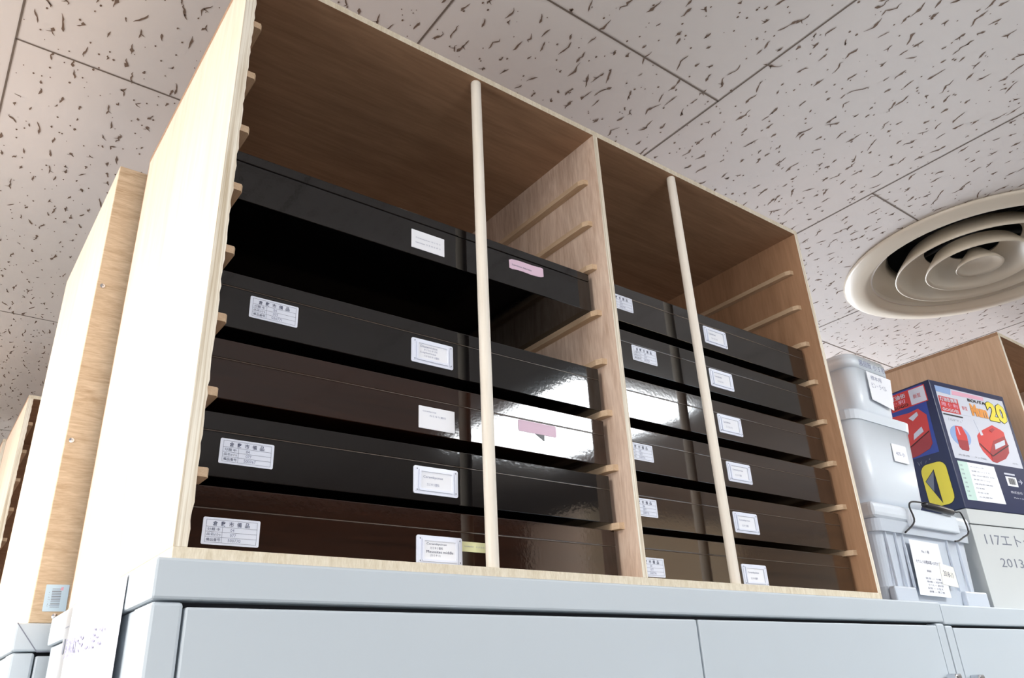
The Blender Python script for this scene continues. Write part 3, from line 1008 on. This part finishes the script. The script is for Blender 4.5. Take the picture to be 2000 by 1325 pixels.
poly(b, fr, rrect(-0.022, -0.014, -0.048, -0.032, 0.0035), 0.0009, 0.0016)
obj('clip', b, M['grey_print'], t)

# ------------------------------------------------------------------ plastic tubs on the right cabinet
BY = 0.030
base2 = B - 0.003
t = thing('plastic_tub', (1.36, BY, base2), 'clear frosted lidded tub with black wire handle and paper notes, lowest of the stack', 'plastic tub', 'stacked frosted plastic tubs')
def lx(x): return x - 1.36
b = BM()
tub(b, [(0.0, lx(1.190), lx(1.525), 0.004, 0.33, 0.018), (0.034, lx(1.186), lx(1.533), 0.0, 0.335, 0.018), (0.035, lx(1.192), lx(1.527), 0.005, 0.33, 0.018), (0.13, lx(1.188), lx(1.532), 0.001, 0.334, 0.02)], wall=0.002)
# moulded feet and ribs at the front
for x0, x1 in ((1.188, 1.262), (1.445, 1.533)):
    box(b, lx(x0), lx(x1), -0.009, 0.003, 0.0, 0.033, bev=0.003)
for x0 in (1.212, 1.246, 1.272, 1.438, 1.482):
    box(b, lx(x0), lx(x0 + 0.003), -0.003, 0.002, 0.033, 0.13, bev=0.001)
body = obj('tub_body', b, M['frost_clear'], t)
b = BM()
tub(b, [(0.128, lx(1.182), lx(1.540), -0.006, 0.340, 0.022), (0.150, lx(1.180), lx(1.542), -0.008, 0.342, 0.022)], wall=0.002)
obj('rim', b, M['frost_clear'], t)
b = BM()
box(b, lx(1.178), lx(1.546), -0.010, 0.344, 0.150, 0.180, bev=0.010, seg=3)
box(b, lx(1.292), lx(1.478), -0.016, -0.006, 0.142, 0.176, bev=0.003)
obj('tub_lid', b, M['frost'], t)
b = BM()
w_ = [(1.2462, 0.1225), (1.2903, 0.1462), (1.2862, 0.1727), (1.2975, 0.1828), (1.3291, 0.1856), (1.349, 0.185), (1.397, 0.183), (1.452, 0.1805), (1.470, 0.180), (1.4907, 0.1788), (1.5002, 0.144), (1.47, 0.1304), (1.4454, 0.1221), (1.4307, 0.1201)]
tube(b, smooth_path([(lx(x + (0.003)), -0.020, z + 0.003) for x, z in w_]), 0.0016)
wire = obj('wire_handle', b, M['black'], t, smooth=True)
b = BM(); tube(b, [(lx(1.345), -0.020, 0.1855), (lx(1.352), -0.020, 0.185), (lx(1.40), -0.021, 0.183), (lx(1.450), -0.021, 0.1805), (lx(1.457), -0.020, 0.180)], [0.004, 0.0065, 0.007, 0.0065, 0.004], 12)
obj('handle_grip', b, M['black'], wire, smooth=True)
fr = (Vector((lx(1.2805), -0.0072, 0.1185)), Vector((1, 0, -0.018)).normalized(), Vector((0.055, 0, 1)).normalized(), -Y)
b = BM(); poly(b, fr, [(0, 0), (0.107, 0), (0.109, -0.098), (-0.003, -0.098)], 0.0, 0.0005)
note = obj('typed_note', b, M['paper'], t)
b = BM()
text(b, fr, 'No. 1 箱', 0.036, -0.022, 0.028, 0.006, 0.0007)
text(b, fr, 'オサムシ科標本箱 4,5月分 箱', 0.008, -0.042, 0.090, 0.007, 0.0007)
text(b, fr, '展翅済', 0.040, -0.056, 0.016, 0.004, 0.0007)
for k, s in enumerate(('昆虫 ― 小箱', '標本箱 ― 大型中型', 'ラベル ― 資料室', '記録 ― 小型大', '保管 ― 第三棚')):
    text(b, fr, s, 0.030 + 0.002 * (k % 3), -0.069 - k * 0.0058, 0.055, 0.0036, 0.0007)
obj('typed_lines', b, M['ink'], note)
fr = (Vector((lx(1.370), -0.0082, 0.0805)), Vector((1, 0, -0.10)).normalized(), Vector((0.05, 0, 1)).normalized(), -Y)
b = BM(); poly(b, fr, [(0, 0), (0.052, 0), (0.055, -0.037), (-0.004, -0.039)], 0.0, 0.0005)
note = obj('sticky_note', b, plain('cream_note', rgb(236, 234, 226), 0.7, var=0.01), t)
b = BM(); text(b, fr, '2018-11', 0.007, -0.022, 0.036, 0.010, 0.0007); obj('handwriting', b, M['ink'], note)
# something pale stored inside, seen dimly through the plastic
b = BM(); box(b, -0.06, 0.06, -0.05, 0.05, 0, 0.07, bev=0.012, seg=3)
o = obj('folded_cloth_bundle', b, plain('white_cloth', rgb(214, 214, 222), 0.8), None, smooth=True, loc=(1.36, 0.19, base2 + 0.0022))
tag(o, 'pale bundle dimly visible inside the lowest frosted tub', 'bundle')

t = thing('plastic_tub', (1.31, BY, base2 + 0.1805), 'tall smooth frosted tub with small square label, middle of the stack', 'plastic tub', 'stacked frosted plastic tubs')
def lx(x): return x - 1.31
b = BM()
tub(b, [(0.0, lx(1.212), lx(1.402), 0.006, 0.315, 0.028), (0.012, lx(1.206), lx(1.408), 0.001, 0.32, 0.03), (0.16, lx(1.193), lx(1.420), -0.004, 0.33, 0.032)], wall=0.002)
obj('tub_body', b, M['frost'], t, smooth=True)
b = BM()
tub(b, [(0.160, lx(1.191), lx(1.422), -0.006, 0.332, 0.033), (0.177, lx(1.189), lx(1.424), -0.008, 0.334, 0.034)], wall=0.003)
# flat cover
vs = [b.verts.new((x, y, 0.179)) for x, y in rrect(lx(1.189), lx(1.424), -0.008, 0.334, 0.034, 6)]
vs2 = [b.verts.new((x, y, 0.176)) for x, y in rrect(lx(1.190), lx(1.423), -0.007, 0.333, 0.034, 6)]
b.faces.new(vs); b.faces.new(vs2[::-1])
for k in range(len(vs)): b.faces.new((vs[k], vs[(k + 1) % len(vs)], vs2[(k + 1) % len(vs)], vs2[k]))
obj('tub_lid', b, M['frost'], t)
fr = (Vector((lx(1.312), -0.0040, 0.0895)), X, Vector((0.06, 0, 1)).normalized(), -Y)
b = BM(); poly(b, fr, rrect(0, 0.0545, 0, 0.0365, 0.002), 0.0, 0.0008)
note = obj('square_label', b, M['paper'], t)
b = BM(); text(b, fr, '405-小', 0.010, 0.013, 0.034, 0.009, 0.0010); obj('handwriting', b, M['ink_pale'], note)

t = thing('plastic_tub', (1.32, BY, base2 + 0.3605), 'small frosted tub with handwritten label, topmost of the stack beside the big case', 'plastic tub', 'stacked frosted plastic tubs')
def lx(x): return x - 1.32
b = BM()
tub(b, [(0.0, lx(1.250), lx(1.376), 0.006, 0.21, 0.024), (0.01, lx(1.244), lx(1.382), 0.002, 0.215, 0.026), (0.098, lx(1.239), lx(1.390), 0.0, 0.22, 0.028)], wall=0.002)
obj('tub_body', b, M['frost'], t, smooth=True)
b = BM()
tub(b, [(0.098, lx(1.236), lx(1.393), -0.003, 0.223, 0.030), (0.120, lx(1.236), lx(1.393), -0.003, 0.223, 0.030)], wall=0.002)
L_ = [[b.verts.new((x, y, z)) for x, y in rrect(lx(1.236) + q, lx(1.393) - q, -0.003 + q, 0.223 - q, 0.030 - q * 0.5, 6)] for z, q in ((0.120, 0.0), (0.127, 0.004), (0.130, 0.014))]
for a_, c_ in zip(L_, L_[1:]):
    for k in range(len(a_)): b.faces.new((a_[k], a_[(k + 1) % len(a_)], c_[(k + 1) % len(a_)], c_[k]))
b.faces.new(L_[-1])
obj('tub_lid', b, M['frost'], t, smooth=True)
fr = (Vector((lx(1.286), -0.0036, 0.022)), X, Vector((0.05, 0, 1)).normalized(), -Y)
b = BM(); poly(b, fr, [(0.0, 0.010), (0.078, 0.0), (0.092, 0.070), (0.0, 0.072)], 0.0, 0.0008)
note = obj('handwritten_label', b, M['paper'], t)
b = BM()
text(b, fr, '標本用', 0.012, 0.055, 0.04, 0.010, 0.0010)
text(b, fr, 'ピン・ラベル', 0.010, 0.038, 0.055, 0.011, 0.0010)
obj('handwriting', b, M['ink_pale'], note)
b = BM()
fr = (Vector((lx(1.26), -0.0034, 0.102)), X, Z, -Y)
text(b, fr, '展翅板 小 5 枚', 0.01, 0.0, 0.10, 0.014, 0.0004)
obj('lid_writing', b, M['ink_pale'], t)

# ------------------------------------------------------------------ grey carton and blue kerosene-can carton
ang = math.atan2(-0.0365, 0.2878)
t = thing('storage_carton', (1.5712, 0.030, base2), 'pale grey lidded storage carton with pencil writing, under the blue carton', 'carton')
t.rotation_euler = (0, 0, ang)
b = BM(); box(b, 0.002, 0.38, 0.002, 0.28, 0.0, 0.172, bev=0.001); obj('carton_body', b, M['greybox'], t)
b = BM(); box(b, 0.0, 0.382, 0.0, 0.282, 0.1735, 0.2045, bev=0.001); obj('carton_lid', b, M['greybox'], t)
b = BM(); box(b, 0.003, 0.379, 0.0032, 0.279, 0.1715, 0.1740); obj('dark_gap', b, M['steel_dark'], t)
fr = (Vector((0, 0.002, 0)), X, Z, -Y)
b = BM()
text(b, fr, '117エトセトラ', 0.040, 0.132, 0.26, 0.024, 0.0003)
text(b, fr, '2013-25 箱', 0.072, 0.086, 0.20, 0.024, 0.0003)
obj('pencil_writing', b, M['grey_print'], t)

t = thing('kerosene_can_carton', (1.5712, 0.030, base2 + 0.2055), 'blue printed carton showing a red kerosene can and a yellow 20', 'carton')
t.rotation_euler = (0, 0, ang)
z0 = 0.2025
KW, KD, KH = 0.2901, 0.24, 0.2895
b = BM(); box(b, 0, KW, 0, KD, 0, KH, bev=0.0015); obj('carton_body', b, M['navy'], t)
b = BM()
box(b, 0.10, 0.235, 0.05, 0.235, KH - 0.0005, KH + 0.001)
obj('top_flap', b, plain('brown_cardboard', rgb(120, 96, 76), 0.7), t)
fr = (Vector((0, 0, -z0)), X, Z, -Y)
fl = (Vector((0, 0, -z0)), Y, Z, -X)
e = 0.0003
mats_k = ['white_print', 'red_print', 'pink_print', 'black_print', 'orange_print', 'yellow_print', 'lightblue_print', 'red_dark', 'green_print', 'grey_print', 'blue', 'paper', 'navy']
KM = [M[k] for k in mats_k]
ix = {k: i for i, k in enumerate(mats_k)}
def K(b, f, name, pts, lv):
    poly(b, f, pts, 0.0001, lv * 0.0003, ix[name])
b = BM()
K(b, fr, 'white_print', [(0.0155, 0.4805), (0.2800, 0.4785), (0.2750, 0.3116), (0.0135, 0.3116)], 1)
K(b, fr, 'lightblue_print', [(0.0155, 0.4800), (0.075, 0.4795), (0.068, 0.464), (0.0155, 0.466)], 2)
K(b, fr, 'pink_print', [(0.0778, 0.4765), (0.200, 0.4765), (0.198, 0.468), (0.0745, 0.4655)], 2)
K(b, fr, 'red_print', [(0.0190, 0.4565), (0.090, 0.4558), (0.087, 0.4190), (0.0150, 0.4185)], 2)
K(b, fr, 'white_print', [(0.090, 0.4558), (0.1340, 0.4550), (0.1260, 0.4195), (0.087, 0.4190)], 3)
text(b, fr, '灯油缶携帯', 0.021, 0.444, 0.064, 0.011, 4 * e, ix['white_print'], 0.02)
text(b, fr, '用 便利', 0.020, 0.432, 0.062, 0.010, 4 * e, ix['pink_print'], 0.02)
text(b, fr, 'GOGO缶', 0.020, 0.4205, 0.060, 0.009, 4 * e, ix['white_print'], 0.02)
text(b, fr, '新型', 0.098, 0.432, 0.020, 0.010, 4 * e, ix['red_print'])
text(b, fr, 'BOUTA', 0.1305, 0.4572, 0.070, 0.0075, 4 * e, ix['black_print'], 0.03)
text(b, fr, 'Mum', 0.132, 0.4225, 0.064, 0.030, 4 * e, ix['orange_print'], 0.06)
text(b, fr, '20', 0.1985, 0.4175, 0.080, 0.052, 3 * e, ix['black_print'], 0.075)
text(b, fr, '20', 0.2005, 0.4190, 0.076, 0.049, 4 * e, ix['yellow_print'], 0.05)
line(b, fr, (0.0174, 0.4127), (0.09, 0.4124), 0.003, 4 * e, ix['black_print'])
scribble(b, fr, 0.03, 0.398, 0.055, 0.008, 4 * e, 0.0008, 7, ix['grey_print'])
K(b, fr, 'lightblue_print', [(0.060 + 0.037 * math.cos(a), 0.366 + 0.024 * math.sin(a)) for a in [2 * math.pi * k / 24 for k in range(24)]], 2)
K(b, fr, 'red_print', [(0.0492, 0.3878), (0.0741, 0.3896), (0.0839, 0.3681), (0.0777, 0.3375), (0.0724, 0.3325), (0.051, 0.3333), (0.0437, 0.3387), (0.0428, 0.3658)][::-1], 3)
K(b, fr, 'red_dark', [(0.0430, 0.356), (0.0815, 0.3565), (0.0777, 0.3375), (0.0724, 0.3325), (0.051, 0.3333), (0.0437, 0.3387)], 4)
K(b, fr, 'pink_print', [(0.053, 0.386), (0.058, 0.386), (0.060, 0.368), (0.055, 0.368)], 4)
K(b, fr, 'red_print', [(0.1257, 0.3740), (0.1400, 0.3850), (0.1579, 0.3923), (0.2004, 0.4085), (0.2300, 0.4010), (0.2416, 0.3959), (0.2400, 0.3720), (0.2438, 0.3659), (0.2361, 0.3456), (0.2141, 0.3293), (0.1726, 0.3155), (0.1567, 0.3171), (0.1302, 0.3382), (0.1230, 0.3524)][::-1], 2)
K(b, fr, 'red_dark', [(0.1586, 0.3400), (0.1857, 0.3690), (0.2393, 0.3866), (0.2420, 0.3680), (0.2361, 0.3456), (0.2141, 0.3293), (0.1726, 0.3155), (0.1567, 0.3171)], 3)
for p, q in (((0.1245, 0.3560), (0.1636, 0.3304)), ((0.1636, 0.3304), (0.2428, 0.3640))):
    line(b, fr, p, q, 0.0024, 5 * e, ix['black_print'])
K(b, fr, 'white_print', [(0.186, 0.3608), (0.2333, 0.3765), (0.2298, 0.3644), (0.1823, 0.3478)], 4)
K(b, fr, 'white_print', [(0.1301, 0.412), (0.1401, 0.4139), (0.1509, 0.3785), (0.1413, 0.3761)], 4)
K(b, fr, 'red_dark', [(0.1813, 0.3935), (0.1987, 0.4012), (0.2057, 0.3981), (0.1898, 0.3894)], 4)
text(b, fr, '片手用', 0.0295, 0.3185, 0.039, 0.004, 4 * e, ix['grey_print'])
text(b, fr, 'タンク20L', 0.0891, 0.3185, 0.046, 0.004, 4 * e, ix['grey_print'])
text(b, fr, '(赤色)', 0.235, 0.3185, 0.022, 0.004, 4 * e, ix['grey_print'])
K(b, fr, 'paper', [(0.0184, 0.3061), (0.1546, 0.3052), (0.1571, 0.2208), (0.0158, 0.2209)], 1)
K(b, fr, 'green_print', [(0.0184, 0.3061), (0.0533, 0.3056), (0.0507, 0.2212), (0.0158, 0.2209)], 2)
for k in range(8):
    z = 0.298 - k * 0.0095
    text(b, fr, '仕様', 0.022, z - 0.003, 0.010, 0.0035, 3 * e, ix['grey_print'])
    text(b, fr, ['ポリエチレン製', '容量 20 リットル', '幅 350×奥行 170', '質量 約 1.1kg', '屋内外兼用', '日本製', '取扱注意', '火気厳禁'][k], 0.060, z - 0.003, [0.05, 0.07, 0.08, 0.06, 0.065, 0.03, 0.04, 0.05][k], 0.0032, 3 * e, ix['grey_print'])
# barcode patch and small white print
K(b, fr, 'paper', [(0.1888, 0.2870), (0.2310, 0.2870), (0.2304, 0.2650), (0.1893, 0.2650)], 1)
for k in range(11):
    line(b, fr, (0.197 + k * 0.0025, 0.269), (0.197 + k * 0.0025, 0.284), 0.0012 if k % 3 else 0.0006, 3 * e, ix['black_print'])
K(b, fr, 'white_print', [(0.1885, 0.2950), (0.230, 0.2950), (0.2295, 0.2910), (0.188, 0.2910)], 1)
text(b, fr, '→', 0.236, 0.272, 0.016, 0.012, 2 * e, ix['white_print'], 0.02)
text(b, fr, '株式会社 日本製', 0.1914, 0.248, 0.085, 0.006, 2 * e, ix['white_print'])
text(b, fr, 'Made in Japan', 0.197, 0.236, 0.050, 0.004, 2 * e, ix['white_print'])
obj('front_print', b, None, t, mats=KM)
b = BM()
K(b, fl, 'blue', [(0.018, 0.488), (0.236, 0.488), (0.236, 0.330), (0.022, 0.330)], 1)
K(b, fl, 'red_print', [(0.0135, 0.4850), (0.105, 0.4850), (0.105, 0.4455), (0.0135, 0.4460)][::-1], 2)
K(b, fl, 'white_print', [(0.0155, 0.4830), (0.0536, 0.4830), (0.0536, 0.4480), (0.0155, 0.4480)], 3)
text(b, (Vector((0, 0.103, -z0)), -Y, Z, -X), '灯油缶', 0.0, 0.470, 0.040, 0.011, 4 * e, ix['white_print'], 0.02)
text(b, (Vector((0, 0.103, -z0)), -Y, Z, -X), '便利', 0.0, 0.458, 0.036, 0.010, 4 * e, ix['pink_print'], 0.02)
text(b, (Vector((0, 0.103, -z0)), -Y, Z, -X), 'GOGO', 0.002, 0.449, 0.040, 0.007, 4 * e, ix['black_print'], 0.02)
text(b, (Vector((0, 0.045, -z0)), -Y, Z, -X), '新型', 0.0, 0.460, 0.018, 0.010, 4 * e, ix['red_print'])
K(b, fl, 'red_print', [(0.150, 0.430), (0.110, 0.436), (0.0855, 0.4346), (0.065, 0.4331), (0.0423, 0.4359), (0.0265, 0.4166), (0.0290, 0.3823), (0.0310, 0.3515), (0.0400, 0.3418), (0.0697, 0.3339), (0.11, 0.330), (0.150, 0.345)], 2)
K(b, fl, 'red_dark', [(0.16, 0.34), (0.11, 0.330), (0.0697, 0.3339), (0.0400, 0.3418), (0.0310, 0.3515), (0.0300, 0.3780), (0.09, 0.352)], 3)
line(b, fl, (0.10, 0.350), (0.0301, 0.3798), 0.0022, 5 * e, ix['black_print'])
K(b, fl, 'white_print', [(0.0698, 0.4216), (0.0468, 0.4297), (0.0452, 0.4214), (0.0614, 0.4125)], 4)
K(b, fl, 'white_print', [(0.0672, 0.3836), (0.0451, 0.3945), (0.0433, 0.3826), (0.071, 0.3707)], 4)
tr_ = [(0.0456, 0.2940), (0.0691, 0.2749), (0.045, 0.2253)]
K(b, fl, 'black_print', rrect(0.0150, 0.0760, 0.2165, 0.3115, 0.018), 1)
K(b, fl, 'yellow_print', rrect(0.0162, 0.0750, 0.2178, 0.3102, 0.017), 2)
K(b, fl, 'black_print', [(0.0450, 0.2965), (0.0705, 0.2752), (0.0445, 0.2220)], 3)
K(b, fl, 'navy', [(0.0460, 0.2935), (0.0688, 0.2746), (0.0456, 0.2265)], 4)
K(b, fl, 'grey_print', [(0.0460, 0.2935), (0.0688, 0.2746), (0.0565, 0.2500)], 5)
scribble(b, fl, 0.045, 0.312, 0.03, 0.010, 2 * e, 0.001, 9, ix['grey_print'])
obj('side_print', b, None, t, mats=KM)
